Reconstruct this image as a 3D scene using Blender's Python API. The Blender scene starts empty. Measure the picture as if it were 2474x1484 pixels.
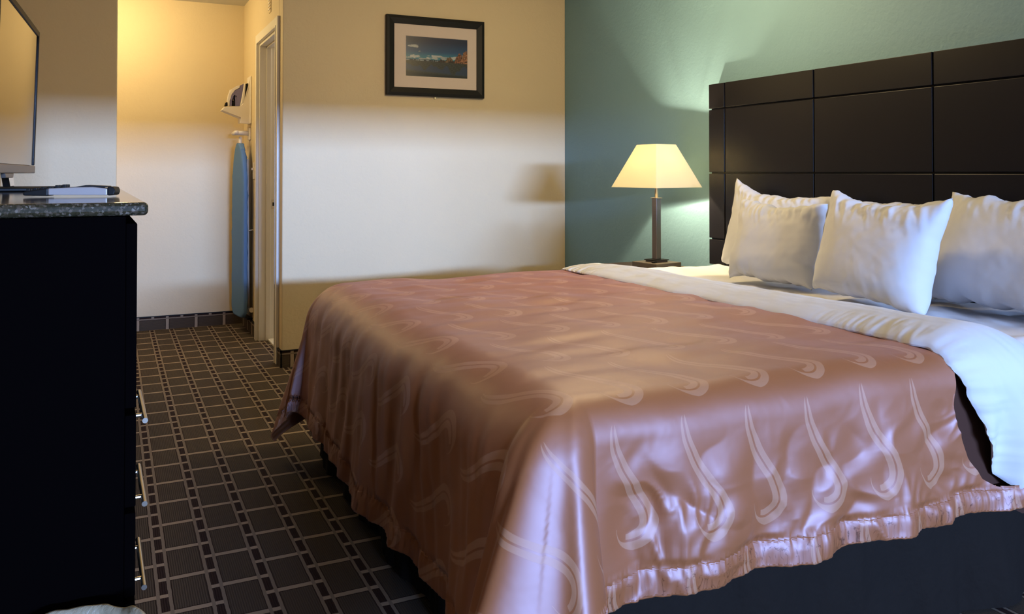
import bpy, bmesh, math, random
import numpy as np
from mathutils import Vector, Matrix, Euler
random.seed(7)
PI = math.pi
D = bpy.data; C = bpy.context.scene.collection

# ------------------------------------------------------------------ camera model (2474 x 1484 frame)
FPX, CX, HOR, EYE = 2005.0, 1237.0, 418.0, 1.148
YAW = math.atan((CX - 272.0) / FPX); PITCH = math.radians(0.8)
CY = HOR - FPX * math.tan(PITCH)
cF = Vector((math.sin(YAW) * math.cos(PITCH), math.cos(YAW) * math.cos(PITCH), math.sin(PITCH)))
cR = Vector((math.cos(YAW), -math.sin(YAW), 0)); cU = cR.cross(cF)
def at(px, py, X=None, Y=None, Z=None):
    """world point seen at a photo pixel on the plane X=, Y= or Z="""
    r = cF + cR * ((px - CX) / FPX) - cU * ((py - CY) / FPX)
    t = X / r.x if X is not None else (Y / r.y if Y is not None else (Z - EYE) / r.z)
    return Vector((0, 0, EYE)) + r * t
cam = D.cameras.new('camera'); co = D.objects.new('camera', cam); C.objects.link(co)
co.matrix_world = Matrix((( cR.x, cU.x, -cF.x, 0), (cR.y, cU.y, -cF.y, 0), (cR.z, cU.z, -cF.z, EYE), (0, 0, 0, 1)))
cam.sensor_width = 36; cam.lens = FPX * 36 / 2474; cam.clip_start = .02
cam.shift_y = -(742 - CY) / 2474
bpy.context.scene.camera = co

# ------------------------------------------------------------------ material helpers
def srgb(r, g, b):
    f = lambda c: ((c / 255 + .055) / 1.055) ** 2.4 if c > 10 else c / 255 / 12.92
    return (f(r), f(g), f(b), 1)
class NT:
    def __init__(s, name):
        s.m = D.materials.new(name); s.m.use_nodes = True; s.t = s.m.node_tree; s.n = s.t.nodes; s.l = s.t.links
        s.b = s.n['Principled BSDF']; s.out = s.n['Material Output']
    def node(s, typ, **k):
        n = s.n.new(typ)
        for a, v in k.items(): setattr(n, a, v)
        return n
    def put(s, sock, v):
        if isinstance(v, V): s.l.new(v.s, sock)
        elif hasattr(v, 'is_output'): s.l.new(v, sock)
        else: sock.default_value = v
    def math(s, op, *a):
        n = s.node('ShaderNodeMath', operation=op)
        for i, v in enumerate(a): s.put(n.inputs[i], v)
        return V(s, n.outputs[0])
    def set(s, **k):
        for a, v in k.items(): s.put(s.b.inputs[a.replace('_', ' ')], v)
    def mix(s, fac, a, b):
        n = s.node('ShaderNodeMix', data_type='RGBA'); s.put(n.inputs[0], fac); s.put(n.inputs[6], a); s.put(n.inputs[7], b)
        return V(s, n.outputs[2])
    def coord(s, kind='Object'):
        n = s.node('ShaderNodeTexCoord'); return n.outputs[kind]
    def pos(s):
        return s.node('ShaderNodeNewGeometry').outputs['Position']
    def xyz(s, v):
        n = s.node('ShaderNodeSeparateXYZ'); s.l.new(v, n.inputs[0]); return [V(s, o) for o in n.outputs]
    def noise(s, vec, scale, detail=3, rough=.5, dist=0):
        n = s.node('ShaderNodeTexNoise'); s.l.new(vec, n.inputs['Vector'])
        n.inputs['Scale'].default_value = scale; n.inputs['Detail'].default_value = detail
        n.inputs['Roughness'].default_value = rough; n.inputs['Distortion'].default_value = dist
        return V(s, n.outputs[0])
    def ramp(s, fac, stops):
        n = s.node('ShaderNodeValToRGB'); s.put(n.inputs[0], fac); e = n.color_ramp.elements
        while len(e) < len(stops): e.new(.5)
        for i, (p, c) in enumerate(stops): e[i].position = p; e[i].color = c if len(c) == 4 else (*c, 1)
        return V(s, n.outputs[0])
    def curve(s, fac, pts):
        n = s.node('ShaderNodeFloatCurve'); s.put(n.inputs['Value'], fac); c = n.mapping.curves[0]
        while len(c.points) < len(pts): c.points.new(.5, .5)
        for p, q in zip(c.points, pts): p.location = q
        n.mapping.update(); return V(s, n.outputs[0])
    def bump(s, h, strength=.3, dist=.002):
        n = s.node('ShaderNodeBump'); n.inputs['Strength'].default_value = strength; n.inputs['Distance'].default_value = dist
        s.put(n.inputs['Height'], h); s.l.new(n.outputs[0], s.b.inputs['Normal']); return n
class V:
    def __init__(s, t, k): s.t = t; s.s = k
    def __add__(s, o): return s.t.math('ADD', s, o)
    __radd__ = __add__
    def __sub__(s, o): return s.t.math('SUBTRACT', s, o)
    def __rsub__(s, o): return s.t.math('SUBTRACT', o, s)
    def __mul__(s, o): return s.t.math('MULTIPLY', s, o)
    __rmul__ = __mul__
    def __truediv__(s, o): return s.t.math('DIVIDE', s, o)
    def __lt__(s, o): return s.t.math('LESS_THAN', s, o)
    def __gt__(s, o): return s.t.math('GREATER_THAN', s, o)
    def abs(s): return s.t.math('ABSOLUTE', s)
    def frac(s): return s.t.math('FRACT', s)
    def floor(s): return s.t.math('FLOOR', s)
    def mod(s, o): return s.t.math('FLOORED_MODULO', s, o)
    def sin(s): return s.t.math('SINE', s)
    def max(s, o): return s.t.math('MAXIMUM', s, o)
    def min(s, o): return s.t.math('MINIMUM', s, o)
def simple(name, col, rough=.5, metal=0, spec=.5, bump=None, **k):
    t = NT(name); t.set(Base_Color=col, Roughness=rough, Metallic=metal)
    t.b.inputs['Specular IOR Level'].default_value = spec
    for a, v in k.items(): t.b.inputs[a.replace('_', ' ')].default_value = v
    if bump:
        t.bump(t.noise(t.coord(), bump[0], 3), bump[1], bump[2])
    return t.m
def wall_mat(name, col, var=.06):
    t = NT(name); p = t.pos()
    n1 = t.noise(p, 2.2, 3); n2 = t.noise(p, 95, 4, .6); n3 = t.noise(p, 38, 2, .5, .6)
    c2 = tuple(c * (1 - var) for c in col[:3]) + (1,)
    t.set(Base_Color=t.mix(n1, col, c2), Roughness=.62); t.b.inputs['Specular IOR Level'].default_value = .35
    t.bump(n2 * .5 + n3, .42, .0035); return t.m
M = {}
M['beige'] = wall_mat('beige_textured_paint', (.70, .575, .375, 1))
M['teal'] = wall_mat('teal_textured_paint', (.185, .335, .425, 1))
t = NT('ceiling_popcorn'); p = t.pos(); n = t.noise(p, 140, 4, .7)
t.set(Base_Color=(.62, .60, .55, 1), Roughness=.9); t.bump(n, .9, .006); M['ceil'] = t.m

def carpet(name, axis):
    t = NT(name); p = t.pos(); x, y, z = t.xyz(p)
    if axis == 'floor': a, b = x, y
    elif axis == 'xwall': a, b = z * 1.0 + .17, x      # band on a wall that runs along X
    else: a, b = z * 1.0 + .17, y
    wob = t.noise(p, 30, 2) - .5
    a = a + wob * .003; b = b + wob * .003
    W = .132; Pd = .1982
    q = (a - .265) / W
    k = (q + .5).floor(); u = (q - k).abs()                       # distance to a column of small squares, in cells
    col = q.floor()
    off = col.mod(2.0) * .5
    by = ((b - 2.649) / Pd + off + .5)                              # bars of this rectangle column
    bar = ((by - .5).frac() - .5).abs() ; bar = .5 - bar            # 0 on the bar
    bar2 = (((b - 2.649) / (Pd * .5) ).frac() - .5).abs(); bar2 = .5 - bar2
    line = (u > .078) * (u < .150)
    sq = u < .078
    isbar = ((bar * Pd) < .0102)
    isbar2 = ((bar2 * Pd * .5) < .0095)
    light = line.max(isbar * (u > .14)).max(isbar2 * sq)
    dark = sq * (1 - isbar2)
    edge = (u > .150) * ((u < .172).max((bar * Pd) < .0145)) * (1 - isbar)
    rib = (a * (2 * PI / .0062)).sin() * .5 + .5
    fine = t.noise(p, 420, 2); tone = t.noise(p, 1.6, 2)
    rect = t.mix(rib * .55 + fine * .45, (.048, .034, .026, 1), (.108, .078, .058, 1))
    rect = t.mix(tone * .5, rect, (.085, .075, .050, 1))
    c = t.mix(light, rect, t.mix(line, (.40, .31, .22, 1), (.25, .195, .145, 1)))
    c = t.mix(edge, c, (.030, .016, .011, 1))
    c = t.mix(dark, c, (.026, .012, .010, 1))
    t.set(Base_Color=t.mix(fine * .35, c, (.05, .035, .03, 1)), Roughness=.95)
    t.b.inputs['Specular IOR Level'].default_value = .15
    t.bump(fine * .5 + rib * .6 * (1 - light) + light * .8, .6, .003)
    return t.m
M['carpet'] = carpet('patterned_carpet', 'floor')
M['carpet_x'] = carpet('patterned_carpet_band', 'xwall')
M['carpet_y'] = carpet('patterned_carpet_band_side', 'ywall')
M['white_trim'] = simple('white_gloss_trim', (.74, .70, .62, 1), .4)
M['dresser_black'] = simple('dresser_black_lacquer', (.0018, .0014, .0016, 1), .6, spec=.0)
M['espresso'] = simple('espresso_lacquer', (.004, .0035, .004, 1), .45, spec=.2)
M['headboard'] = simple('espresso_headboard_veneer', (.007, .0065, .009, 1), .34, spec=.22, bump=(60, .15, .001))
M['black_plastic'] = simple('black_plastic', (.006, .006, .006, 1), .5, spec=.25)
M['black_dull'] = simple('black_fabric_skirt', (.013, .0105, .009, 1), .85, spec=.1, bump=(30, .5, .01))
M['silver'] = simple('silver_plastic', (.42, .38, .36, 1), .38, .35)
M['bezel_silver'] = simple('tv_lower_bezel', (.22, .19, .17, 1), .42, .3)
M['nickel'] = simple('brushed_nickel', (.62, .56, .46, 1), .28, 1)
M['column'] = simple('dark_brushed_metal_column', (.22, .19, .175, 1), .38, .85)
M['chrome'] = simple('chrome', (.75, .75, .76, 1), .12, 1)
M['white_plastic'] = simple('white_plastic', (.78, .72, .64, 1), .42)
M['mat_board'] = simple('cream_mat_board', (.66, .56, .50, 1), .8)
M['blue_cover'] = simple('blue_cotton_cover', (.12, .23, .40, 1), .85, spec=.2, bump=(90, .3, .003))
M['purple'] = simple('violet_iron_body', (.16, .14, .27, 1), .25)
M['tile'] = simple('white_bath_tile', (.8, .78, .72, 1), .25)
M['box_wood'] = simple('taupe_laminate', (.10, .080, .062, 1), .4)
M['night_top'] = simple('nightstand_wood', (.05, .03, .022, 1), .35)
M['brass'] = simple('pale_brass_screw', (.8, .68, .4, 1), .35, .8)
M['gap_shade'] = simple('dark_brown_gap_shade', (.060, .028, .020, 1), .85, spec=.1)  # colour carries the shade of the gap under the duvet fold
t = NT('tv_screen_glass'); t.set(Base_Color=(.004, .004, .004, 1), Roughness=.09); t.b.inputs['Specular IOR Level'].default_value = .9; t.b.inputs['IOR'].default_value = 1.75; M['screen'] = t.m
# granite
t = NT('polished_granite'); p = t.pos()
v = t.node('ShaderNodeTexVoronoi'); t.l.new(p, v.inputs['Vector']); v.inputs['Scale'].default_value = 260
vv = t.xyz(v.outputs['Color'])
c = t.ramp(vv[0], [(0, (.012, .012, .010)), (.45, (.035, .032, .020)), (.72, (.09, .065, .045)), (.9, (.20, .15, .12)), (1, (.34, .30, .24))])
n = t.noise(p, 60, 4, .7)
t.set(Base_Color=t.mix(n * 1.1, c, (.028, .024, .010, 1)), Roughness=.09); t.b.inputs['Specular IOR Level'].default_value = .5; t.b.inputs['IOR'].default_value = 1.55
M['granite'] = t.m
# white cotton
def cotton(name, col, r=.85):
    t = NT(name); p = t.pos()
    t.set(Base_Color=col, Roughness=r); t.b.inputs['Specular IOR Level'].default_value = .25
    t.b.inputs['Sheen Weight'].default_value = .15
    t.bump(t.noise(p, 7, 3, .5, .8) + t.noise(p, 60, 3, .5) * .04, .14, .010); return t.m
M['cotton'] = cotton('white_cotton', (.62, .635, .67, 1))
M['sheet'] = cotton('white_sheet', (.68, .68, .70, 1))
# satin bedspread with woven double-line swirls
def satin(name, swirl=True):
    t = NT(name)
    uv = t.node('ShaderNodeUVMap'); uv.uv_map = 'cloth'; S, T, _ = t.xyz(uv.outputs[0])
    base = (.33, .103, .017, 1); lit = (.43, .19, .08, 1)
    p = t.pos()
    if swirl:
        u = ((S - .862) / .168).frac() * .168 - .028
        vv = ((1.372 - T) / .30).frac() * (.30 / .272)
        c = t.curve(vv, [(0, .19), (.10, .15), (.30, .28), (.5, .54), (.66, .78), (.76, .878), (.80, .888), (1, .888)]) * .125 - .025
        w = t.curve(vv, [(0, .05), (.12, .45), (.45, .85), (.75, .95), (1, .95)]) * .022
        y = vv * .272; yh, uh, R = .214, .050, .036
        du = u - uh; dy = y - yh
        darc = t.math('SQRT', du * du + dy * dy) - R
        hook = y > yh
        warc = t.math('MINIMUM', t.math('MAXIMUM', (u - (uh - .050)) / .055, 0.0), 1.0) * .021
        d = hook * darc + (1 - hook) * (u - c)
        w = hook * warc + (1 - hook) * w
        outer = (d > .0026) * (d < w)
        inner = (d < -.0026) * ((0 - d) < w * .9) * ((1 - hook).max(u > uh - .012))
        m = outer.max(inner) * ((1 - hook).max(u > uh - .05))
        weave = m
    else:
        weave = t.noise(p, 6, 1) * 0
    fine = t.noise(uv.outputs[0], 700, 2)
    colr = t.mix(weave, base, lit)
    t.set(Base_Color=colr, Roughness=weave * .05 + .52)
    t.b.inputs['Specular IOR Level'].default_value = .8; t.b.inputs['IOR'].default_value = 1.9
    t.b.inputs['Specular Tint'].default_value = (.82, .80, 1.0, 1)
    t.b.inputs['Sheen Weight'].default_value = .06; t.b.inputs['Sheen Roughness'].default_value = .4
    t.b.inputs['Sheen Tint'].default_value = (.9, .72, .72, 1)
    n = t.noise(uv.outputs[0], 13, 2, .5, .3)
    t.bump(n + weave * .06 + fine * .015, .12, .014)
    return t.m
M['satin'] = satin('copper_satin_swirl'); M['satin_hem'] = satin('copper_satin_border')
# lamp shade
t = NT('cream_lamp_shade'); t.n.remove(t.b)
df = t.node('ShaderNodeBsdfDiffuse'); df.inputs[0].default_value = (.85, .76, .58, 1)
tr = t.node('ShaderNodeBsdfTranslucent'); tr.inputs[0].default_value = (.97, .93, .74, 1)
mx = t.node('ShaderNodeMixShader'); mx.inputs[0].default_value = .72
t.l.new(df.outputs[0], mx.inputs[1]); t.l.new(tr.outputs[0], mx.inputs[2]); t.l.new(mx.outputs[0], t.out.inputs[0]); M['shade'] = t.m
t = NT('lit_bulb'); t.set(Base_Color=(1, .9, .7, 1)); t.b.inputs['Emission Color'].default_value = (1, .72, .40, 1); t.b.inputs['Emission Strength'].default_value = 12; M['bulb'] = t.m
# bin liner
t = NT('translucent_bin_liner'); t.set(Base_Color=(.40, .35, .24, 1), Roughness=.4); t.b.inputs['Alpha'].default_value = .82
t.bump(t.noise(t.pos(), 22, 4, .6, 1.5), .6, .008); M['liner'] = t.m
# print
t = NT('seaside_print'); a = t.node('ShaderNodeVertexColor'); a.layer_name = 'ink'
t.l.new(a.outputs[0], t.b.inputs['Base Color']); t.b.inputs['Roughness'].default_value = .3; M['print'] = t.m

# ------------------------------------------------------------------ mesh helpers
def link(name, bm, mat, parent=None, smooth=False, bevel=0, seg=2, subsurf=0):
    bmesh.ops.recalc_face_normals(bm, faces=bm.faces)
    me = D.meshes.new(name); bm.to_mesh(me); bm.free()
    return wrap(name, me, mat, parent, smooth, bevel, seg, subsurf)
def wrap(name, me, mat, parent=None, smooth=False, bevel=0, seg=2, subsurf=0):
    o = D.objects.new(name, me); C.objects.link(o); me.materials.append(M[mat] if isinstance(mat, str) else mat)
    if smooth:
        for f in me.polygons: f.use_smooth = True
    if bevel:
        b = o.modifiers.new('bevel', 'BEVEL'); b.width = bevel; b.segments = seg; b.limit_method = 'ANGLE'
    if subsurf:
        s = o.modifiers.new('sub', 'SUBSURF'); s.levels = s.render_levels = subsurf
    if parent is not None:
        o.parent = parent
    return o
def thing(name, label, cat, loc=(0, 0, 0), rz=0, group=None):
    o = D.objects.new(name, None); C.objects.link(o); o.location = loc; o.rotation_euler = (0, 0, rz); o.empty_display_size = .05
    o['label'] = label; o['category'] = cat
    if group: o['group'] = group
    bpy.context.view_layer.update(); return o
def tag(o, label, cat, group=None):
    o['label'] = label; o['category'] = cat
    if group: o['group'] = group
    return o
def struct(o):
    o['kind'] = 'structure'; return o
def box(bm, x0, x1, y0, y1, z0, z1, mat=None):
    v = [bm.verts.new((x, y, z)) for x in (x0, x1) for y in (y0, y1) for z in (z0, z1)]
    if mat is not None:
        for w in v: w.co = mat @ w.co
    for f in ((0, 1, 3, 2), (4, 6, 7, 5), (0, 4, 5, 1), (2, 3, 7, 6), (0, 2, 6, 4), (1, 5, 7, 3)): bm.faces.new([v[i] for i in f])
    return v
def bx(*a, **k):
    bm = bmesh.new(); box(bm, *a, **k); return bm
def tube(bm, pts, r, n=12, caps=True, ry=None):
    pts = [Vector(p) for p in pts]; rings = []
    for i, p in enumerate(pts):
        d = (pts[min(i + 1, len(pts) - 1)] - pts[max(i - 1, 0)]).normalized()
        up = Vector((0, 0, 1)) if abs(d.z) < .9 else Vector((0, 1, 0))
        a = d.cross(up).normalized(); b = a.cross(d).normalized()
        rr = r[i] if isinstance(r, (list, tuple)) else r
        rings.append([bm.verts.new(p + a * rr * math.cos(2 * PI * k / n) + b * (ry or rr) * math.sin(2 * PI * k / n)) for k in range(n)])
    for q in range(len(rings) - 1):
        for k in range(n):
            bm.faces.new((rings[q][k], rings[q][(k + 1) % n], rings[q + 1][(k + 1) % n], rings[q + 1][k]))
    if caps: bm.faces.new(rings[0][::-1]); bm.faces.new(rings[-1])
    return rings
def lathe(bm, prof, n=32, c=(0, 0)):
    rings = [[bm.verts.new((c[0] + r * math.cos(2 * PI * k / n), c[1] + r * math.sin(2 * PI * k / n), z)) for k in range(n)] for r, z in prof]
    for q in range(len(rings) - 1):
        for k in range(n): bm.faces.new((rings[q][k], rings[q][(k + 1) % n], rings[q + 1][(k + 1) % n], rings[q + 1][k]))
    return rings
def prism(bm, pts, off):
    """closed polygon (list of Vectors) extruded by the vector off"""
    a = [bm.verts.new(p) for p in pts]; b = [bm.verts.new(p + off) for p in pts]; n = len(pts)
    f1 = bm.faces.new(a); f2 = bm.faces.new(b[::-1])
    for i in range(n): bm.faces.new((a[i], a[(i + 1) % n], b[(i + 1) % n], b[i]))
    bmesh.ops.triangulate(bm, faces=[f1, f2])
def grid_mesh(name, P, uv=None, closed_u=False):
    """P: (nu, nv, 3) array"""
    nu, nv = P.shape[:2]; idx = np.arange(nu * nv).reshape(nu, nv)
    a = idx[:-1, :-1].ravel(); b = idx[1:, :-1].ravel(); c = idx[1:, 1:].ravel(); d = idx[:-1, 1:].ravel()
    F = np.stack([a, b, c, d], 1)
    return faces_mesh(name, P.reshape(-1, 3), F, None if uv is None else uv.reshape(-1, 2))
def faces_mesh(name, vs, F, uv=None):
    used, inv = np.unique(F.ravel(), return_inverse=True)
    F2 = inv.reshape(F.shape); vs2 = vs[used]
    me = D.meshes.new(name); me.vertices.add(len(vs2)); me.vertices.foreach_set('co', vs2.ravel().astype(np.float32))
    me.loops.add(F2.size); me.loops.foreach_set('vertex_index', F2.ravel().astype(np.int32))
    me.polygons.add(len(F2)); me.polygons.foreach_set('loop_start', np.arange(0, F2.size, 4, dtype=np.int32))
    me.polygons.foreach_set('loop_total', np.full(len(F2), 4, dtype=np.int32))
    if uv is not None:
        l = me.uv_layers.new(name='cloth'); l.data.foreach_set('uv', uv[used][F2.ravel()].ravel().astype(np.float32))
    me.update(calc_edges=True); me.validate(); return me
class Waves:
    """smooth pseudo-random field: sum of randomly oriented sines"""
    def __init__(s, seed, scale, n=14, aniso=(1, 1), octv=2):
        r = np.random.RandomState(seed); s.k = []
        for o in range(octv):
            for i in range(n):
                a = r.uniform(0, 2 * PI); f = (2 * PI / scale) * (1.9 ** o) * r.uniform(.6, 1.5)
                s.k.append((f * math.cos(a) * aniso[0], f * math.sin(a) * aniso[1], r.uniform(0, 2 * PI), .55 ** o / math.sqrt(n)))
    def __call__(s, x, y):
        z = np.zeros_like(x)
        for a, b, p, w in s.k: z = z + w * np.sin(a * x + b * y + p)
        return z
def sst(e0, e1, x):
    t = np.clip((x - e0) / (e1 - e0), 0, 1); return t * t * (3 - 2 * t)

# ------------------------------------------------------------------ room shell
XT, YP, XD, YF, ZC, XL, YN = 2.823, 5.015, .905, 6.62, 2.43, -.52, -1.3
struct(link('floor', bx(-1.8, XT + .12, YN - .12, YF + .12, -.1, 0), 'carpet'))
struct(link('ceiling', bx(-1.8, XT + .12, YN - .12, YF + .12, ZC, ZC + .1), 'ceil'))
struct(link('wall_back', bx(XD, XT, YP, YP + .12, 0, ZC), 'beige', bevel=.006))
struct(link('wall_right', bx(XT, XT + .12, YN - .12, YF + .12, 0, ZC), 'teal'))
struct(link('wall_left', bx(XL - .12, XL, YN - .12, YP, 0, ZC), 'beige'))
struct(link('wall_left_return', bx(-1.7, .02, YP, YP + .12, 0, ZC), 'beige', bevel=.006))
struct(link('wall_far', bx(-1.8, XD + .12, YF, YF + .12, 0, ZC), 'beige'))
struct(link('wall_entry_left', bx(-1.8, -1.7, YP, YF, 0, ZC), 'beige'))
# door wall with its opening
Y0, Y1, ZD = 5.165, 5.885, 2.035
bm = bmesh.new(); box(bm, XD, XD + .12, YP + .12, Y0, 0, ZC); box(bm, XD, XD + .12, Y1, YF, 0, ZC); box(bm, XD, XD + .12, Y0, Y1, ZD, ZC)
struct(link('wall_door_side', bm, 'beige'))
# near wall (behind the camera) with the window opening
WX0, WX1, WZ0, WZ1 = -.42, 2.62, .35, 1.76
bm = bmesh.new()
box(bm, XL, WX0, YN - .12, YN, 0, ZC); box(bm, WX1, XT, YN - .12, YN, 0, ZC)
box(bm, WX0, WX1, YN - .12, YN, 0, WZ0); box(bm, WX0, WX1, YN - .12, YN, WZ1, ZC)
struct(link('wall_near', bm, 'beige'))
bm = bmesh.new()
for x in (WX0, (WX0 + WX1) / 2 - .02, WX1 - .04): box(bm, x, x + .04, YN - .10, YN - .04, WZ0, WZ1)
box(bm, WX0, WX1, YN - .10, YN - .04, WZ0, WZ0 + .04); box(bm, WX0, WX1, YN - .10, YN - .04, WZ1 - .04, WZ1)
struct(link('window_1', bm, 'white_trim'))
# bathroom behind the door wall
bm = bmesh.new(); box(bm, XD + .06, 2.6, YP + .12, YF, 0, .012)
for i in range(6):
    pass
struct(link('floor_bathroom', bm, 'tile'))
bm = bmesh.new(); box(bm, 2.6, 2.7, YP + .12, YF, 0, ZC); struct(link('wall_bathroom', bm, 'white_trim'))
# carpet-band baseboards
def base_band(name, bm, mat): return struct(link(name, bm, mat))
bm = bx(XD - .008, XT, YP - .010, YP, 0, .096); base_band('baseboard_back', bm, 'carpet_x')
bm = bx(-1.7, XD, YF - .010, YF, 0, .096); base_band('baseboard_far', bm, 'carpet_x')
bm = bmesh.new(); box(bm, XD - .010, XD, YP - .01, Y0 - .062, 0, .096); box(bm, XD - .010, XD, Y1 + .062, YF, 0, .096); base_band('baseboard_door_side', bm, 'carpet_y')
bm = bx(XL, .028, YP - .010, YP, 0, .096); base_band('baseboard_left_return', bm, 'carpet_x')
bm = bx(XL, XL + .010, YN, YP, 0, .096); base_band('baseboard_left', bm, 'carpet_y')
bm = bmesh.new(); box(bm, XT - .010, XT, YN, YP - .01, 0, .096); base_band('baseboard_right', bm, 'carpet_y')
for nm, a in (('trim_1', (XD - .012, XT, YP - .013, YP, .096, .101)), ('trim_2', (-1.7, XD, YF - .013, YF, .096, .101)),
              ('trim_3', (XD - .013, XD, Y1 + .062, YF, .096, .101)), ('trim_4', (XD - .013, XD, YP - .013, Y0 - .062, .096, .101))):
    struct(link(nm, bx(*a), 'black_plastic'))
# door trim
dr = D.objects.new('door_1', None); C.objects.link(dr); dr.location = (XD, Y0, 0); dr['kind'] = 'structure'; bpy.context.view_layer.update()
def child(o, parent):
    o.parent = parent; o.matrix_parent_inverse = parent.matrix_world.inverted(); return o
bm = bmesh.new(); cw = .062; ct = .017
box(bm, XD - ct, XD, Y0 - cw, Y0, 0, ZD + cw); box(bm, XD - ct, XD, Y1, Y1 + cw, 0, ZD + cw); box(bm, XD - ct, XD, Y0, Y1, ZD, ZD + cw)
for y in (Y0 - .012, Y1): box(bm, XD - ct - .004, XD - ct, y, y + .012, 0, ZD + .012)
box(bm, XD - ct - .004, XD - ct, Y0, Y1, ZD, ZD + .012)
child(link('door_casing', bm, 'white_trim', bevel=.003), dr)
bm = bmesh.new(); jt = .018
box(bm, XD, XD + .12, Y0, Y0 + jt, 0, ZD); box(bm, XD, XD + .12, Y1 - jt, Y1, 0, ZD); box(bm, XD, XD + .12, Y0 + jt, Y1 - jt, ZD - jt, ZD)
box(bm, XD + .045, XD + .075, Y1 - jt - .012, Y1 - jt, 0, ZD - jt); box(bm, XD + .045, XD + .075, Y0 + jt, Y0 + jt + .012, 0, ZD - jt)
box(bm, XD + .045, XD + .075, Y0 + jt, Y1 - jt, ZD - jt - .012, ZD - jt)
child(link('door_jamb', bm, 'white_trim', bevel=.002), dr)
bm = bmesh.new(); box(bm, XD + .083, XD + .112, Y1 - jt - .003, Y1 - jt, .90, .965)
child(link('strike_plate', bm, 'nickel'), dr)
bm = bmesh.new(); box(bm, XD + .088, XD + .102, Y1 - jt - .0045, Y1 - jt - .003, .92, .945)
child(link('latch_hole', bm, 'black_plastic'), dr)

# ------------------------------------------------------------------ framed picture
yf = YP - .028
tl, tr_, bl, br = Vector((1.534, 0, 2.141)), Vector((2.199, 0, 2.141)), Vector((1.534, 0, 1.638)), Vector((2.199, 0, 1.636))
x0, x1, z0, z1 = 1.534, 2.199, 1.637, 2.141
pic = thing('framed_picture', 'black framed seaside landscape photograph with a wide cream mat on the beige wall', 'picture', ((x0 + x1) / 2, YP, z0))
fw = .052
bm = bmesh.new()
def loop(xa, xb, za, zb, y): return [bm.verts.new(p) for p in ((xa, y, za), (xb, y, za), (xb, y, zb), (xa, y, zb))]
Ls = [loop(x0, x1, z0, z1, YP - .002), loop(x0, x1, z0, z1, yf), loop(x0 + fw * .35, x1 - fw * .35, z0 + fw * .35, z1 - fw * .35, yf - .003),
      loop(x0 + fw, x1 - fw, z0 + fw, z1 - fw, yf + .006), loop(x0 + fw, x1 - fw, z0 + fw, z1 - fw, YP - .002)]
for a, b in zip(Ls, Ls[1:] + Ls[:1]):
    for i in range(4): bm.faces.new((a[i], a[(i + 1) % 4], b[(i + 1) % 4], b[i]))
child(link('frame', bm, 'black_plastic', bevel=.0015), pic)
ix0, ix1, iz0, iz1 = x0 + .128, x1 - .113, z0 + .123, z1 - .123
bm = bmesh.new()
Ls = [loop(x0 + fw, x1 - fw, z0 + fw, z1 - fw, yf + .012), loop(ix0, ix1, iz0, iz1, yf + .012), loop(ix0 + .003, ix1 - .003, iz0 + .003, iz1 - .003, yf + .0145)]
for a, b in zip(Ls, Ls[1:]):
    for i in range(4): bm.faces.new((a[i], a[(i + 1) % 4], b[(i + 1) % 4], b[i]))
child(link('mat', bm, 'mat_board'), pic)
# the print: a generic beach with a dark blue sky, white clouds and red rocks, inked per vertex
NU, NV = 240, 160
gu, gv = np.meshgrid(np.linspace(0, 1, NU), np.linspace(0, 1, NV), indexing='ij')     # u right, v up
W1, W2, W3 = Waves(3, .16, 12, octv=4), Waves(5, .06, 12, octv=3), Waves(9, .3, 10, octv=3)
def lerp(a, b, t): return a * (1 - t)[..., None] + np.array(b) * t[..., None]
sky = np.array([.006, .010, .045])[None, None] * np.ones((NU, NV, 1))
sky = lerp(sky, (.012, .06, .17), sst(.95, .55, gv)); sky = lerp(sky, (.03, .22, .30), sst(.66, .46, gv) * (.5 + .5 * gu))
cl = W1(gu * 1.0, gv * 2.2); cl2 = W2(gu, gv * 2)
def blob(cx_, cy_, rx, ry, thr=.35):
    d = 1 - ((gu - cx_) / rx) ** 2 - ((gv - cy_) / ry) ** 2
    return sst(0, thr, d + .45 * cl + .2 * cl2)
for (a, b, rx, ry, c) in ((.12, .76, .08, .045, .5), (.21, .635, .025, .015, .2), (.13, .50, .08, .05, .6), (.30, .45, .10, .02, .4), (.46, .505, .12, .05, .62), (.60, .49, .14, .04, .4), (.77, .50, .08, .05, .6), (.02, .47, .05, .02, .4)):
    sky = lerp(sky, (.55 * c + .1, .58 * c + .1, .60 * c + .1), blob(a, b, rx, ry) * .92)
img = sky
sea = sst(.437, .43, gv); img = lerp(img, (.006, .015, .03), sea)
foam = sst(.395, .40, gv) * sst(.425, .418, gv) * sst(.2, .7, W2(gu * 2.2, gv * .3) + .3) * sst(.62, .5, gu); img = lerp(img, (.3, .35, .42), foam)
sand = sst(.402, .39, gv); img = lerp(img, (.030, .030, .028), sand)
img = img + (sand * .010 * W2(gu, gv * 4))[..., None]
wet = sst(.25, .21, gv + .06 * W3(gu, gu * 0) + .10 * (gu - .5)) * sst(.07, .14, gv + .10 * (gu - .5)); img = lerp(img, (.020, .035, .085), wet * .9)
low = sst(.10, .03, gv + .08 * (gu - .6)); img = lerp(img, (.006, .008, .012), low)
def rock(cx_, top, half, col, jag=.04, seed=1):
    global img
    w = Waves(seed, .05, 10, octv=3)
    prof = top - np.abs((gu - cx_) / half) ** 2.2 * (top - .40) + jag * w(gu, gu * 0)
    m = sst(0, .012, prof - gv) * sst(.375, .385, gv) * (np.abs(gu - cx_) < half)
    shade = .75 + .5 * W2(gu * 2.5, gv * .8)
    cc = np.array(col)[None, None] * np.clip(shade, .12, 1.6)[..., None]
    img = img * (1 - m)[..., None] + cc * m[..., None]
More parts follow.
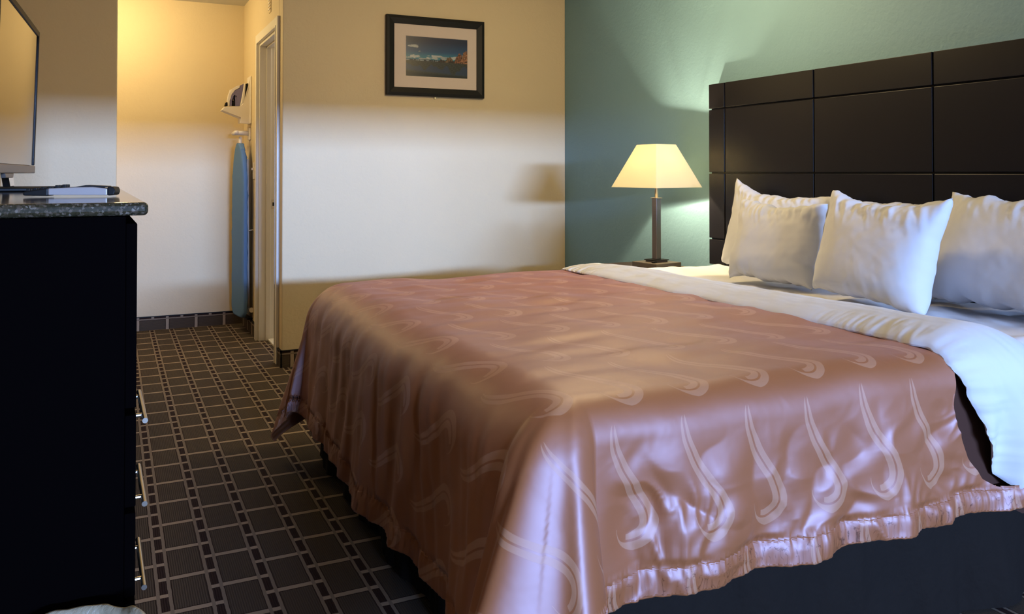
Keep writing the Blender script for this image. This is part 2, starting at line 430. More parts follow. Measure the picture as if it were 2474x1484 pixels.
rock(.57, .46, .06, (.035, .016, .012), .012, 2); rock(.70, .535, .075, (.15, .085, .04), .012, 4); rock(.76, .44, .08, (.04, .015, .01), .01, 3)
rock(.87, .62, .09, (.20, .07, .03), .02, 6); rock(.965, .70, .075, (.30, .13, .06), .02, 8)
img = np.clip(img, 0.002, .9)
Pp = np.stack([ix0 + .003 + gu * (ix1 - ix0 - .006), np.full_like(gu, yf + .0148), iz0 + .003 + gv * (iz1 - iz0 - .006)], -1)
me = grid_mesh('print', Pp); ca = me.color_attributes.new('ink', 'FLOAT_COLOR', 'POINT')
ca.data.foreach_set('color', np.concatenate([img.reshape(-1, 3), np.ones((NU * NV, 1))], 1).ravel().astype(np.float32))
child(wrap('print', me, 'print'), pic)
bm = bmesh.new(); sx = at(1051, 237, Y=YP - .01)
tube(bm, [(sx.x, YP, z0 - .009), (sx.x, YP - .014, z0 - .009)], .006, 12); tube(bm, [(sx.x, YP - .010, z0 - .009), (sx.x, YP - .010, z0 + .004)], .0025, 8)
child(link('security_screw', bm, 'brass', smooth=False), pic)

# ------------------------------------------------------------------ headboard
XH = XT - .062
hb = thing('headboard', 'dark espresso panelled headboard mounted on the teal wall behind the bed', 'headboard', (XT, 2.405, .683))
HY0, HY1, HZ0, HZ1 = 1.405, 3.403, .683, 1.602
child(link('backing_board', bx(XH + .018, XT - .001, HY0, HY1, HZ0, HZ1), 'headboard'), hb)
ys = [HY0, 1.527, 2.110, 2.695, 3.281, HY1]; zs = [HZ0, .813, 1.148, 1.474, HZ1]; g = .0035
for i in range(5):
    for j in range(4):
        child(link('panel', bx(XH, XH + .019, ys[i] + (g if i else 0), ys[i + 1] - (g if i < 4 else 0), zs[j] + (g if j else 0), zs[j + 1] - (g if j < 3 else 0)), 'headboard', bevel=.0022), hb)

# ------------------------------------------------------------------ bed
BX0, BX1, BY0, BY1, ZM = .765, 2.755, 1.445, 3.365, .682
bed = thing('bed_base', 'box spring base wrapped in a dark pleated bed skirt under the bedspread', 'bed', ((BX0 + BX1) / 2, (BY0 + BY1) / 2, 0))
child(link('box_spring', bx(BX0 + .03, BX1, BY0 + .03, BY1 - .03, .16, .392), 'black_dull', bevel=.02), bed)
# skirt: pleated drop around three sides
per = []
n = 60
def seg(a, b, m): return [(a[0] + (b[0] - a[0]) * i / m, a[1] + (b[1] - a[1]) * i / m) for i in range(m)]
path = seg((BX1, BY0), (BX0, BY0), 260) + seg((BX0, BY0), (BX0, BY1), 240) + seg((BX0, BY1), (BX1, BY1), 120) + [(BX1, BY1)]
nrm = [(0, -1)] * 260 + [(-1, 0)] * 240 + [(0, 1)] * 121
wv = Waves(21, .22, 8, octv=2); nz = 14
P_ = np.zeros((len(path), nz, 3))
for i, ((x, y), (nx, ny)) in enumerate(zip(path, nrm)):
    for j in range(nz):
        h = j / (nz - 1); s_ = i * .0078
        off = .004 + (1 - h) * (.010 + .012 * float(wv(np.array(s_), np.array(h * .15)))) 
        z = .012 + h * .384
        P_[i, j] = (x + nx * off, y + ny * off, z)
child(wrap('bed_skirt', grid_mesh('bed_skirt', P_), 'black_dull', smooth=True), bed)

def rounded_slab(bm, x0, x1, y0, y1, z0, z1, r, n=6):
    v = box(bm, x0, x1, y0, y1, z0, z1)
    bmesh.ops.bevel(bm, geom=list(bm.edges), offset=r, segments=n, profile=.5, affect='EDGES')
bm = bmesh.new(); rounded_slab(bm, BX0, BX1, BY0, BY1, .40, ZM - .006, .05)
mt = thing('mattress', 'king mattress made up with a white fitted sheet at the head end', 'mattress', ((BX0 + BX1) / 2, (BY0 + BY1) / 2, .40))
child(link('mattress_core', bm, 'sheet', smooth=True), mt)
# fitted sheet visible at the head end, softly wrinkled
xx, yy = np.meshgrid(np.linspace(1.95, BX1 + .004, 120), np.linspace(0, 1, 220), indexing='ij')
LL = (BY1 - BY0) + .5; tt = yy * LL - .25
w1 = Waves(31, .35, 10, octv=3); zt = ZM + .006 + .004 * w1(xx, tt)
Yc = BY0 + tt
r_ = .055
def side_wrap(t_, lo, hi, r):
    """t_: coordinate across; beyond lo/hi it bends down. returns y, drop, ny"""
    y = np.clip(t_, lo + r, hi - r); dn = np.zeros_like(t_)
    a = np.clip((lo + r - t_) / r, 0, PI / 2); b = np.clip((t_ - hi + r) / r, 0, PI / 2)
    y = y - r * np.sin(a) + r * np.sin(b); dn = r * (1 - np.cos(a)) + r * (1 - np.cos(b))
    dn = dn + np.clip(lo + r - t_ - r * PI / 2, 0, None) + np.clip(t_ - hi + r - r * PI / 2, 0, None)
    return y, dn
yv, dn = side_wrap(Yc, BY0 - .008, BY1 + .008, r_)
Ps = np.stack([xx, yv, zt - dn], -1)
child(wrap('fitted_sheet', grid_mesh('fitted_sheet', Ps), 'sheet', smooth=True), mt)

# ---- bedspread
XF, YNr, YFr, ZT = .838, 1.46, 3.35, .700      # where the top starts to bend down
DR, DF, HEM = .452, .60, .055         # side drop, foot drop, hanging length, border, bend length
XE = 2.70
nS, nT = 430, 520
Sg = np.concatenate([np.linspace(XF - DF, XF, 150, endpoint=False), np.linspace(XF, XE, 300)])
Tg = np.concatenate([np.linspace(YNr - DR, YNr, 150, endpoint=False), np.linspace(YNr, YFr, 260, endpoint=False), np.linspace(YFr, YFr + DR, 110)])
S, T = np.meshgrid(Sg, Tg, indexing='ij')
def fold_edge(R): return 1.868 + np.interp(R, [0, .08, .18, .37, .46, .6], [0, .01, .055, .15, .30, .6])
def spread_edge(R): return fold_edge(R) - .062 * np.sin(PI * np.clip((R - .09) / .35, 0, 1)) + .04 * np.clip(1 - R / .1, 0, 1)
S0 = S.copy(); R0 = np.clip(YNr - T, 0, 1)
S = np.where((T < YNr) & (R0 < .385), np.minimum(S, spread_edge(R0)), S)      # drawn away from the duvet on the near side
a = np.clip(XF - S, 0, None)                    # beyond the foot edge
bn = np.clip(YNr - T, 0, None); bf = np.clip(T - YFr, 0, None)
b = bn + bf; sg = np.where(bn > 0, -1.0, np.where(bf > 0, 1.0, 0.0))
rho = np.hypot(a, b); phi = np.arctan2(b, a)    # 0 = foot side, pi/2 = long side
phi = np.where(rho > 0, phi, 0)
# initial outward direction and final hanging direction
e = np.stack([-np.cos(phi), sg * np.sin(phi), np.zeros_like(phi)], -1)
base = np.stack([np.clip(S, XF, None), np.clip(T, YNr, YFr), np.zeros_like(S)], -1)
q = np.clip(phi / (PI / 2), 0, 1)
corner = (a > 0) & (b > 0)
wf = Waves(41, .30, 8, octv=2); wn = Waves(43, .45, 8, octv=2)
tf = .10 + .045 * wf(T, T * 0)      # foot flare and folds
tn = .035 + .035 * wn(S, S * 0)
tf0 = .10 + .045 * wf(np.where(sg < 0, YNr, YFr), T * 0)
tn0 = .035 + .035 * wn(S * 0 + XF, S * 0)
A_ = np.where(sg < 0, .36, .13); B_ = np.where(sg < 0, .20, .17)
qq = q
flute = .060 * np.sin(2 * PI * qq * 3 + .6) * np.sin(PI * qq)
x1_ = (A_ + flute * 1.2) * np.abs(np.sin(PI * qq)) ; x2_ = (B_ + .5 * flute) * np.sin(2 * PI * qq) + flute * .6
e1 = np.stack([-np.full_like(sg, .7071), sg * .7071, np.zeros_like(sg)], -1)
e2 = np.stack([-np.full_like(sg, .7071), -sg * .7071, np.zeros_like(sg)], -1)   # towards the foot side
down = np.array([0, 0, -1.0])
dC = down + e1 * x1_[..., None] + e2 * x2_[..., None] + np.stack([-tf0 * np.cos(phi) ** 2, sg * tn0 * np.sin(phi) ** 2, 0 * phi], -1)
dF = down + np.stack([-tf, 0 * tf, 0 * tf], -1)
dN = down + np.stack([0 * tn, sg * tn, 0 * tn], -1)
dd = np.where(corner[..., None], dC, np.where((a > 0)[..., None], dF, dN)); dd = dd / np.linalg.norm(dd, axis=-1, keepdims=True)
LB = .24 * np.cos(phi) ** 2 + .13 * np.sin(phi) ** 2
K = 40; pos = base.copy(); step = rho / K
for k in range(K):
    r = (k + .5) * step; ang = np.clip(r / LB, 0, 1)[..., None] * PI / 2
    tdir = e * np.cos(ang) + dd * np.sin(ang); tdir = tdir / np.linalg.norm(tdir, axis=-1, keepdims=True)
    pos = pos + tdir * step[..., None]
# top surface height: gently crowned, small ripples
wt = Waves(51, .55, 10, octv=2); wt2 = Waves(52, .22, 10, (.45, 1.3), octv=2)
ztop = ZT + .010 * np.sin(np.clip((T - YNr) / (YFr - YNr), 0, 1) * PI) + .004 * wt(S, T) + .0018 * wt2(S, T)
pos[..., 2] += ztop
pos[..., 0] += .035 * sst(2.2, 3.4, T) * sst(1.7, XF, S)
# wrinkles on the hanging parts, along the outward normal
on = np.stack([-np.cos(phi), sg * np.sin(phi), np.zeros_like(phi)], -1)
g1 = Waves(61, .26, 12, octv=2); g2 = Waves(62, .38, 12, octv=2); g3 = Waves(63, .10, 10, (1.0, .25), octv=2); g4 = Waves(64, .16, 10, (.22, 1.0), octv=2)
hang = sst(.10, .26, rho)
g5 = Waves(65, .21, 12, octv=2)
crump = (np.abs(g1(S, T)) - .5) * .006 + g2(S, T) * .008 - np.abs(g5(S + .5 * g2(S, T) * .1, T)) * .0042
foldv = g4(S * .25 + T * .0, T + .30 * np.clip(XF - S, 0, 1)) * .0035 + (np.abs(g3(T * 1.0, S)) - .5) * 0
isn = (~corner) & (b > 0); isf = (~corner) & (a > 0)
disp = np.where(isn, crump, np.where(isf, foldv + .002 * g1(S, T), .004 * g2(S, T) * sst(0, .1, rho)))
# fade displacement to zero towards the corner seam so that the sheet stays continuous
fade = np.where(isn, sst(XF, XF + .10, S), np.where(isf, np.minimum(sst(YNr, YNr + .12, T), sst(YFr, YFr - .12, T)), .0))
disp = disp * hang * fade
# gathered border
edge = np.minimum.reduce([S - (XF - DF), T - (YNr - DR), (YFr + DR) - T])      # distance to the hem
along = np.where(isn | (corner & (b > a)), S, T)
gz = sst(HEM + .020, HEM, edge)
gth = .0010 * np.sin(along * 2 * PI / .019 + 2.0 * g2(S, T)) + .0022 * np.sin(along * 2 * PI / .083 + 3 * g1(S * .5, T * 0))
pinch = np.exp(-((edge - HEM) / .012) ** 2)
hemw = .004 * g2(along * 1.7, along * 0) * gz
disp = disp + gz * gth * (.4 + .6 * (edge < HEM)) + pinch * .0045 * np.sin(along * 2 * PI / .011) - pinch * .004 + hemw
pos = pos + on * np.where(rho > .1, disp, 0)[..., None]
pos[..., 2] = np.where(rho > 0.1, pos[..., 2] + .004 * g2(along * .8, along * 0 + 3.3) * sst(.1, .4, rho) * np.where(corner, sst(1, .5, np.abs(q - .5) * 2 * 0 + .6), 1), pos[..., 2])
pos[..., 2] = np.maximum(pos[..., 2], .012)
idx = np.arange(S.size).reshape(S.shape)
Fq = np.stack([idx[:-1, :-1].ravel(), idx[1:, :-1].ravel(), idx[1:, 1:].ravel(), idx[:-1, 1:].ravel()], 1)
Ec = (edge[:-1, :-1] + edge[1:, 1:]).ravel() / 2
Sc = ((S[:-1, :-1] + S[1:, 1:]) / 2).ravel(); Tc = ((T[:-1, :-1] + T[1:, 1:]) / 2).ravel()
top_cut = (Sc > 2.02) & (Tc > YNr - .02)      # the top is turned back under the duvet fold
# near the head the near side is drawn away from the fold
rr = np.clip(YNr - Tc, 0, 1)
S0c = ((S0[:-1, :-1] + S0[1:, 1:]) / 2).ravel()
side_cut = (Tc < YNr) & (S0c > spread_edge(rr) + .004) & (rr < .388)
keep = ~(top_cut | side_cut)
uv = np.stack([S, T], -1).reshape(-1, 2)
bs = thing('bedspread', 'copper brown satin bedspread with swirl pattern draped over the foot and sides of the bed', 'bedspread', (XF, YNr, ZT))
o = wrap('satin_cover', faces_mesh('satin_cover', pos.reshape(-1, 3), Fq[keep & (Ec > HEM)], uv), 'satin', smooth=True); child(o, bs)
o = wrap('hem_border', faces_mesh('hem_border', pos.reshape(-1, 3), Fq[keep & (Ec <= HEM)], uv), 'satin_hem', smooth=True); child(o, bs)
for o_ in (o, bs.children[0]):
    md = o_.modifiers.new('thick', 'SOLIDIFY'); md.thickness = .003; md.offset = -1

# ---- turned-down duvet fold
nU, nVv = 90, 420
U_, T_ = np.meshgrid(np.linspace(0, 1, nU), np.linspace(0, 1, nVv), indexing='ij')
Lt = (BY1 - BY0) + .46 + .20
tc = BY0 - .46 + T_ * Lt
lo, hi = YNr - .088, YFr + .088
yv, dn = side_wrap(tc, lo, hi, .10)
drape = np.clip(lo + .10 - tc, 0, None)
xc0 = 1.868 + .006 * Waves(71, .5, 6)(tc, tc * 0)
x_l = xc0 + np.interp(drape, [0, .08, .18, .37, .46, .6], [0, .01, .055, .15, .30, .6])
x_r = 2.135 + .008 * Waves(72, .6, 6)(tc, tc * 0) + .95 * drape + .0 * tc
# cross profile: a fat roll, full at its front, thinning towards the head
prof_x = U_ ; 
front = .037 + .002 * Waves(73, .6, 8)(tc, tc * 0) + .011 * sst(2.3, 1.6, tc)
front = front * (1 - .45 * sst(.0, .25, drape)) * (1 - .5 * sst(3.0, 3.42, tc))
bulge = front * np.where(U_ < .58, np.power(np.sin(PI / 2 * np.clip(U_ / .58, 0, 1)), .55), np.cos(PI / 2 * np.clip((U_ - .58) / .42, 0, 1)) ** .8)
cr = Waves(74, .12, 10, (1.0, .6), octv=3)
pleat = .0045 * np.abs(Waves(75, .055, 10, (.3, 1.0), octv=2)(U_ * .12, tc)) * sst(.45, .0, U_) * (.1 + .9 * sst(1.9, 1.5, tc) + 1.2 * sst(3.0, 3.3, tc))
hgt = .011 + bulge + .0012 * cr(U_ * .3, tc * .6) * sst(0, .2, U_) - pleat * .7
# outward normal of the wrapped surface
aN = np.clip((lo + .10 - tc) / .10, 0, PI / 2); bN = np.clip((tc - hi + .10) / .10, 0, PI / 2)
ny = -np.sin(aN) + np.sin(bN); nz_ = np.cos(np.maximum(aN, bN))
X_ = x_l + (x_r - x_l) * U_ + .003 * Waves(76, .10, 8, octv=2)(tc, U_ * .1) * (sst(1.9, 1.5, tc) + sst(3.1, 3.3, tc) + .1) * sst(.3, 0, U_)
folds = .018 * np.sin(X_ * 2 * PI / .13 + 1.0) * sst(.08, .35, drape)
Pu = np.stack([X_, yv + ny * (hgt + folds), ZM + .014 - dn + nz_ * hgt], -1)
# close underneath: bottom skin just above the sheet / spread
Pl = np.stack([X_, yv + ny * (.006 + folds * .9), ZM + .018 - dn + nz_ * .001 - 0 * hgt], -1)
full = np.concatenate([Pu, Pl[::-1], Pu[:1]], 0)
o = wrap('duvet', grid_mesh('duvet', full), 'cotton', smooth=True)
tag(o, 'white duvet edge folded back in a puffy band across the bed between bedspread and pillows', 'duvet')
# dark strip added for the shaded gap below the fold on the near side
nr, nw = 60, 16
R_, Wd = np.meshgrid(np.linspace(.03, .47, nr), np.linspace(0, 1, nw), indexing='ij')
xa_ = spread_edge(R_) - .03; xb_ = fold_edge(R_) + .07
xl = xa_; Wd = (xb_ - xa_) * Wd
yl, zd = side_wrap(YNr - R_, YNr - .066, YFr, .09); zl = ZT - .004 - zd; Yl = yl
o = wrap('fold_gap_shade', grid_mesh('fold_gap_shade', np.stack([xl + Wd, Yl, zl], -1)), 'gap_shade', smooth=True)
o['label'] = 'dark brown strip for the shaded gap under the fold'; child(o, bs)

# ------------------------------------------------------------------ pillows
def pillow(name, label, w, h, th, loc, rz, lean, roll=0, seed=1, wr=1.0, dog=(0, 0, 0, 0), sag=0):
    n = 70
    u, v = np.meshgrid(np.linspace(-1, 1, n), np.linspace(-1, 1, n), indexing='ij')
    pin = .075
    xw = w / 2 * u * (1 - pin * (1 - v ** 2) * np.abs(u) ** 3 * 1.0) 
    zh = h / 2 * v * (1 - pin * (1 - u ** 2) * np.abs(v) ** 3)
    t = th / 2 * (np.clip(1 - np.abs(u) ** 2.6, 0, 1) * np.clip(1 - np.abs(v) ** 2.6, 0, 1)) ** .42
    t = t * (1 - .22 * v)                                              # fuller at the bottom
    wa, wb, wc = Waves(seed, .13, 12, octv=3), Waves(seed + 1, .07, 12, (1.0, .35), octv=3), Waves(seed + 2, .30, 8)
    topw = sst(.2, .95, v)
    sides = []
    for sgn in (1, -1):
        cre = .010 * np.abs(wb(xw + .35 * zh, zh * .6 + sgn)) * (.25 + 1.6 * topw) + .006 * wa(xw, zh + 5 * sgn) + .010 * wc(xw, zh + sgn)
        fall = np.clip((1 - np.maximum(np.abs(u), np.abs(v))) / .18, 0, 1) ** .7
        y = sgn * (t + wr * .24 * cre * fall * (.45 + 1.1 * topw))
        X = xw + wr * .003 * wa(zh, zh * 0 + sgn * 0) * np.abs(u) ** 4
        Z = zh + wr * .004 * wa(xw * 1.2, xw * 0 + 2) * np.abs(v) ** 4
        # dog-ear corners: tl, tr, bl, br
        for (cu, cv, am) in ((-1, 1, dog[0]), (1, 1, dog[1]), (-1, -1, dog[2]), (1, -1, dog[3])):
            f = np.exp(-((u - cu) ** 2 + (v - cv) ** 2) / .10) * am
            X = X + cu * f * .6; Z = Z + cv * f
        Z = Z - sag * (1 - u ** 2) * (v > 0) * v ** 2
        sides.append(np.stack([X, y, Z], -1))
    F = sides[0]; B = sides[1]
    F[0], B[0] = (F[0] + B[0]) / 2, (F[0] + B[0]) / 2; F[-1], B[-1] = (F[-1] + B[-1]) / 2, (F[-1] + B[-1]) / 2
    F[:, 0] = B[:, 0] = (F[:, 0] + B[:, 0]) / 2; F[:, -1] = B[:, -1] = (F[:, -1] + B[:, -1]) / 2
    vs = np.concatenate([F.reshape(-1, 3), B.reshape(-1, 3)]); idx = np.arange(n * n).reshape(n, n)
    q1 = np.stack([idx[:-1, :-1].ravel(), idx[1:, :-1].ravel(), idx[1:, 1:].ravel(), idx[:-1, 1:].ravel()], 1)
    me = faces_mesh(name, vs, np.concatenate([q1, q1[:, ::-1] + n * n]))
    bm = bmesh.new(); bm.from_mesh(me); bmesh.ops.remove_doubles(bm, verts=bm.verts, dist=1e-5); bmesh.ops.recalc_face_normals(bm, faces=bm.faces); bm.to_mesh(me); bm.free()
    o = wrap(name, me, 'cotton', smooth=True)
    # local: x = width, y = thickness, z = height. bottom edge at loc; lean tips the top towards +X (the headboard)
    Mx = Matrix.Translation(loc) @ Matrix.Rotation(rz, 4, 'Z') @ Matrix.Rotation(lean, 4, 'X') @ Matrix.Rotation(roll, 4, 'Y') @ Matrix.Translation((0, 0, h / 2))
    o.matrix_world = Mx
    tag(o, label, 'pillow', 'white pillows leaning on the headboard'); return o
# width axis runs along -Y (so that +x local is to the right in the picture) -> rz = -90 deg
RZ = -PI / 2
ZB = ZM + .026
pillow('pillow', 'back pillow nearest the lamp, leaning on the headboard with a raised pointed corner', .60, .375, .17, (2.60, 2.80, ZB), RZ + .05, math.radians(-13), math.radians(3), 11, 1.1, (.030, 0, 0, 0), .02)
pillow('pillow', 'white pillow at the back, mostly hidden, its narrow edge showing between the two front pillows', .52, .345, .17, (2.58, 2.22, ZB), RZ - .02, math.radians(-13), 0, 21, 1.2, (.02, .01, 0, 0), .0)
pillow('pillow', 'smaller white front pillow nearest the lamp with puckered creases along its top seam', .42, .325, .16, (2.37, 2.555, ZB), RZ + .10, math.radians(-14), math.radians(1.5), 31, 1.5, (.012, .012, 0, 0), .0)
pillow('pillow', 'large white front pillow standing in the middle with both top corners sharp', .475, .36, .18, (2.31, 2.03, ZB), RZ - .02, math.radians(-13), math.radians(3.5), 41, 1.1, (.012, .022, 0, .0), .008)
pillow('pillow', 'white pillow at the right edge of the picture, tilted back behind the middle pillow', .62, .375, .20, (2.52, 1.65, ZB), RZ - .04, math.radians(-16), math.radians(2), 51, 1.0, (0, .02, 0, 0), .0)

# ------------------------------------------------------------------ nightstand and table lamp
ns = thing('nightstand', 'low dark wooden nightstand between headboard and picture wall under the lamp', 'nightstand', (2.56, 3.72, 0))
child(link('body', bx(2.33, 2.80, 3.46, 3.98, .08, .610), 'espresso', bevel=.003), ns)
child(link('top', bx(2.31, 2.81, 3.45, 3.99, .611, .640), 'night_top', bevel=.004), ns)
child(link('drawer', bx(2.315, 2.329, 3.48, 3.96, .42, .60), 'espresso', bevel=.003), ns)
for y in (3.49, 3.91):
    for x in (2.35, 2.75): child(link('foot', bx(x, x + .04, y, y + .04, 0, .08), 'espresso'), ns)
LX, LY = 2.560, 3.580
lamp = thing('table_lamp', 'lit table lamp with a square tapered cream shade on a slim metal column', 'lamp', (LX, LY, .640), math.radians(9.4))
def lb(name, bm, mat, **k):
    o = link(name, bm, mat, **k); o.parent = lamp; return o
def sq_frustum(bm, s0, z0, s1, z1, t):
    for (a0, a1, flip) in ((s0 / 2, s1 / 2, 0), (s0 / 2 - t, s1 / 2 - t, 1)):
        lo_ = [bm.verts.new((sx * a0, sy * a0, z0)) for sx, sy in ((-1, -1), (1, -1), (1, 1), (-1, 1))]
        hi_ = [bm.verts.new((sx * a1, sy * a1, z1)) for sx, sy in ((-1, -1), (1, -1), (1, 1), (-1, 1))]
        for i in range(4): bm.faces.new((lo_[i], lo_[(i + 1) % 4], hi_[(i + 1) % 4], hi_[i]))
        if not flip: L0, H0 = lo_, hi_
    for A, B in ((L0, lo_), (H0, hi_)):
        for i in range(4): bm.faces.new((A[i], A[(i + 1) % 4], B[(i + 1) % 4], B[i]))
bm = bmesh.new(); box(bm, -.0895, .0895, -.0895, .0895, 0.0, .045); lb('base_box', bm, 'box_wood', bevel=.002)
bm = bmesh.new(); box(bm, -.046, .046, -.046, .046, .0545, .0585); lb('base_plate', bm, 'black_plastic', bevel=.0015)
bm = bmesh.new(); box(bm, -.040, .040, -.040, .040, .0455, .054); lb('base_collar', bm, 'box_wood', bevel=.001)
bm = bmesh.new(); box(bm, -.0165, .0165, -.0165, .0165, .059, .375); lb('column', bm, 'column', bevel=.0015)
bm = bmesh.new(); box(bm, -.022, .022, -.022, .022, .3755, .379); lb('column_cap', bm, 'nickel', bevel=.001)
bm = bmesh.new(); tube(bm, [(0, 0, .379), (0, 0, .50)], .0085, 16); lb('neck', bm, 'nickel', smooth=True)
bm = bmesh.new(); sq_frustum(bm, .331, .433, .143, .656, .002); lb('lamp_shade', bm, 'shade')
bm = bmesh.new()
for s_ in (-1, 1):
    tube(bm, [(0, 0, .62), (s_ * .068, 0, .652)], .0015, 6)
    tube(bm, [(0, 0, .62), (0, s_ * .068, .652)], .0015, 6)
tube(bm, [(.028, 0, .50), (.030, 0, .58), (0, 0, .622), (-.030, 0, .58), (-.028, 0, .50)], .0012, 6)
lb('shade_harp', bm, 'chrome')
bm = bmesh.new(); bmesh.ops.create_uvsphere(bm, u_segments=20, v_segments=14, radius=.026, matrix=Matrix.Translation((0, 0, .548))); lb('bulb', bm, 'bulb', smooth=True)
bm = bmesh.new(); box(bm, -.078, -.050, -.012 - .02, .008 - .02, .0455, .052); 
bmesh.ops.transform(bm, matrix=Matrix.Rotation(.3, 4, 'Z'), verts=bm.verts); o = lb('rocker_switch', bm, 'black_plastic', bevel=.002)
bm = bmesh.new(); box(bm, -.045, -.036, -.045, -.036, .0455, .050); lb('lamp_outlet', bm, 'chrome', bevel=.001)
def light(kind, name, loc, col, power, **k):
    l = D.lights.new(name, kind); l.color = col; l.energy = power
    for a, v in k.items(): setattr(l, a, v)
    o = D.objects.new(name, l); C.objects.link(o); o.location = loc; return o
light('POINT', 'lamp_bulb_light', (LX, LY, .640 + .553), (1, .78, .46), 200, shadow_soft_size=.028)

# ------------------------------------------------------------------ dresser
DRZ = math.radians(1.2)
dr_o = thing('dresser', 'tall black dresser with a polished granite top and bar handles at the left edge', 'dresser', (.042, 1.646, 0), DRZ)
# local: x towards the wall is negative, y along the dresser
LD, DD, HD = 1.75, .50, 1.070
def ld(name, bm, mat, parent=None, **k):
    o = link(name, bm, mat, **k); o.parent = parent or dr_o; return o
ld('carcass', bx(-DD, -.0197, .0, LD, .06, HD), 'dresser_black', bevel=.002)
ld('plinth', bx(-DD + .02, -.06, .03, LD - .02, 0, .06), 'dresser_black')
bm = bx(-DD - .005, .017, -.006, LD + .02, HD + .001, HD + .025)
ld('granite_top', bm, 'granite', bevel=.0085, seg=6)
hz = [.632, .467, .301]; cols = 3; wcol = LD / cols
zed = [(.545, .715), (.385, .540), (.215, .380), (.07, .210)]
for ci in range(cols):
    for ri, (za, zb) in enumerate([(.722, 1.06)] + zed):
        y0_, y1_ = ci * wcol + (.010 if ci else -.004), (ci + 1) * wcol - .006
        dw = ld('drawer', bx(-.0195, -.001, y0_ + .004, y1_, za + .003, zb - .003), 'dresser_black', bevel=.002)
        zc = {1: .640, 2: .470, 3: .300}.get(ri, (za + zb) / 2)
        yc = .345 if ci == 0 else (y0_ + y1_) / 2
        if ri == 0 or ri == 4: continue
        bm = bmesh.new(); tube(bm, [(.026, yc - .125, zc), (.026, yc + .125, zc)], .0055, 20)
        for dy in (-.080, .080): tube(bm, [(-.001, yc + dy, zc), (.026, yc + dy, zc)], .0045, 10)
        h = ld('handle', bm, 'nickel', parent=dw)
# things on the dresser --------------------------------------------------
ZG = HD + .0255
rc = thing('remote_control', 'silver and black remote control lying on the granite dresser top', 'remote control', (-.078, 2.095, ZG), math.radians(-14))
def lr(name, bm, mat, **k):
    o = link(name, bm, mat, **k); o.parent = rc; return o
# local x = along the remote (right in the picture), length .19
def prof_prism(pts, y0, y1):
    bm = bmesh.new(); prism(bm, [Vector((x, y0, z)) for x, z in pts], Vector((0, y1 - y0, 0))); return bm
lr('body', prof_prism([(-.045, .004), (.075, .003), (.075, .018), (.045, .0215), (.01, .021), (-.045, .0185)], -.024, .024), 'silver', bevel=.002)
lr('grip', prof_prism([(-.096, .003), (-.045, .002), (-.045, .020), (-.070, .016), (-.096, .011)], -.023, .023), 'black_plastic', bevel=.003)
lr('end_cap', prof_prism([(.0755, .002), (.089, .003), (.092, .012), (.089, .021), (.0755, .0225)], -.023, .023), 'black_plastic', bevel=.003)
lr('keypad', prof_prism([(-.040, .0195), (.006, .0215), (.03, .0255), (.074, .0232), (.074, .0205), (.01, .0205)], -.017, .017), 'black_plastic', bevel=.001)
for i in range(6):
    x = -.088 + i * .0145; z = .0135 + i * .0016 + (.001 if i > 3 else 0)
    for y in (-.012, 0, .012):
        lr('button', bx(x - .0035, x + .0035, y - .0035, y + .0035, z - .002, z + .0045), 'black_plastic', bevel=.001)
# television
pr = at(84, 77, X=-.245); pb = at(73, 420, X=-.255)
TVY1 = (pr.y + pb.y) / 2 - .03; TVZ0, TVZ1 = 1.147, pr.z
pl = at(0, -12, Z=TVZ1)
ang = math.atan2(-(pr.x - pl.x), (pr.y - pl.y))
TW = .86
tv = thing('television', 'flat screen television with glossy screen and silver lower bezel standing on the dresser', 'television', (pr.x, pr.y, TVZ0), -math.atan2(pr.x - pl.x, pr.y - pl.y) * .55)
# local: y from -TW..0 (0 = far edge), x towards the room is positive
def lt(name, bm, mat, **k):
    o = link(name, bm, mat, **k); o.parent = tv; return o
HT = TVZ1 - TVZ0; tilt = Matrix.Rotation(math.radians(1.6), 4, 'Y')
def tb(*a): return bx(*a, mat=tilt)
lt('back_shell', tb(-.055, -.012, -TW + .01, -.010, .004, HT - .004), 'black_plastic', bevel=.008)
lt('lower_bezel', tb(-.016, .004, -TW, 0, 0, .026), 'bezel_silver', bevel=.003)
bm = bmesh.new(); box(bm, -.014, .002, -TW, -TW + .018, .027, HT, mat=tilt); box(bm, -.014, .002, -.018, 0, .027, HT, mat=tilt); box(bm, -.014, .002, -TW + .018, -.018, HT - .018, HT, mat=tilt)
lt('bezel', bm, 'black_plastic', bevel=.002)
lt('screen', tb(-.010, -.002, -TW + .018, -.018, .027, HT - .018), 'screen')
bm = bmesh.new(); prism(bm, [Vector((.002, y, z)) for y, z in ((-.66, 0), (-.645, -.013), (-.505, -.013), (-.49, 0))], Vector((-.012, 0, 0))); lt('sensor_bump', bm, 'bezel_silver', bevel=.002)
bm = bmesh.new(); prism(bm, [Vector((-.03, y, z)) for y, z in ((-.31, -TVZ0 + ZG + .010), (-.21, -TVZ0 + ZG + .010), (-.27, .01), (-.37, .01))], Vector((-.02, 0, 0))); lt('stand_neck', bm, 'chrome', bevel=.002)
bm = bmesh.new(); rounded_slab(bm, -.14, .10, -.60, -.22, ZG - TVZ0 + .0005, ZG - TVZ0 + .010, .003, 2); lt('stand_base', bm, 'black_plastic')

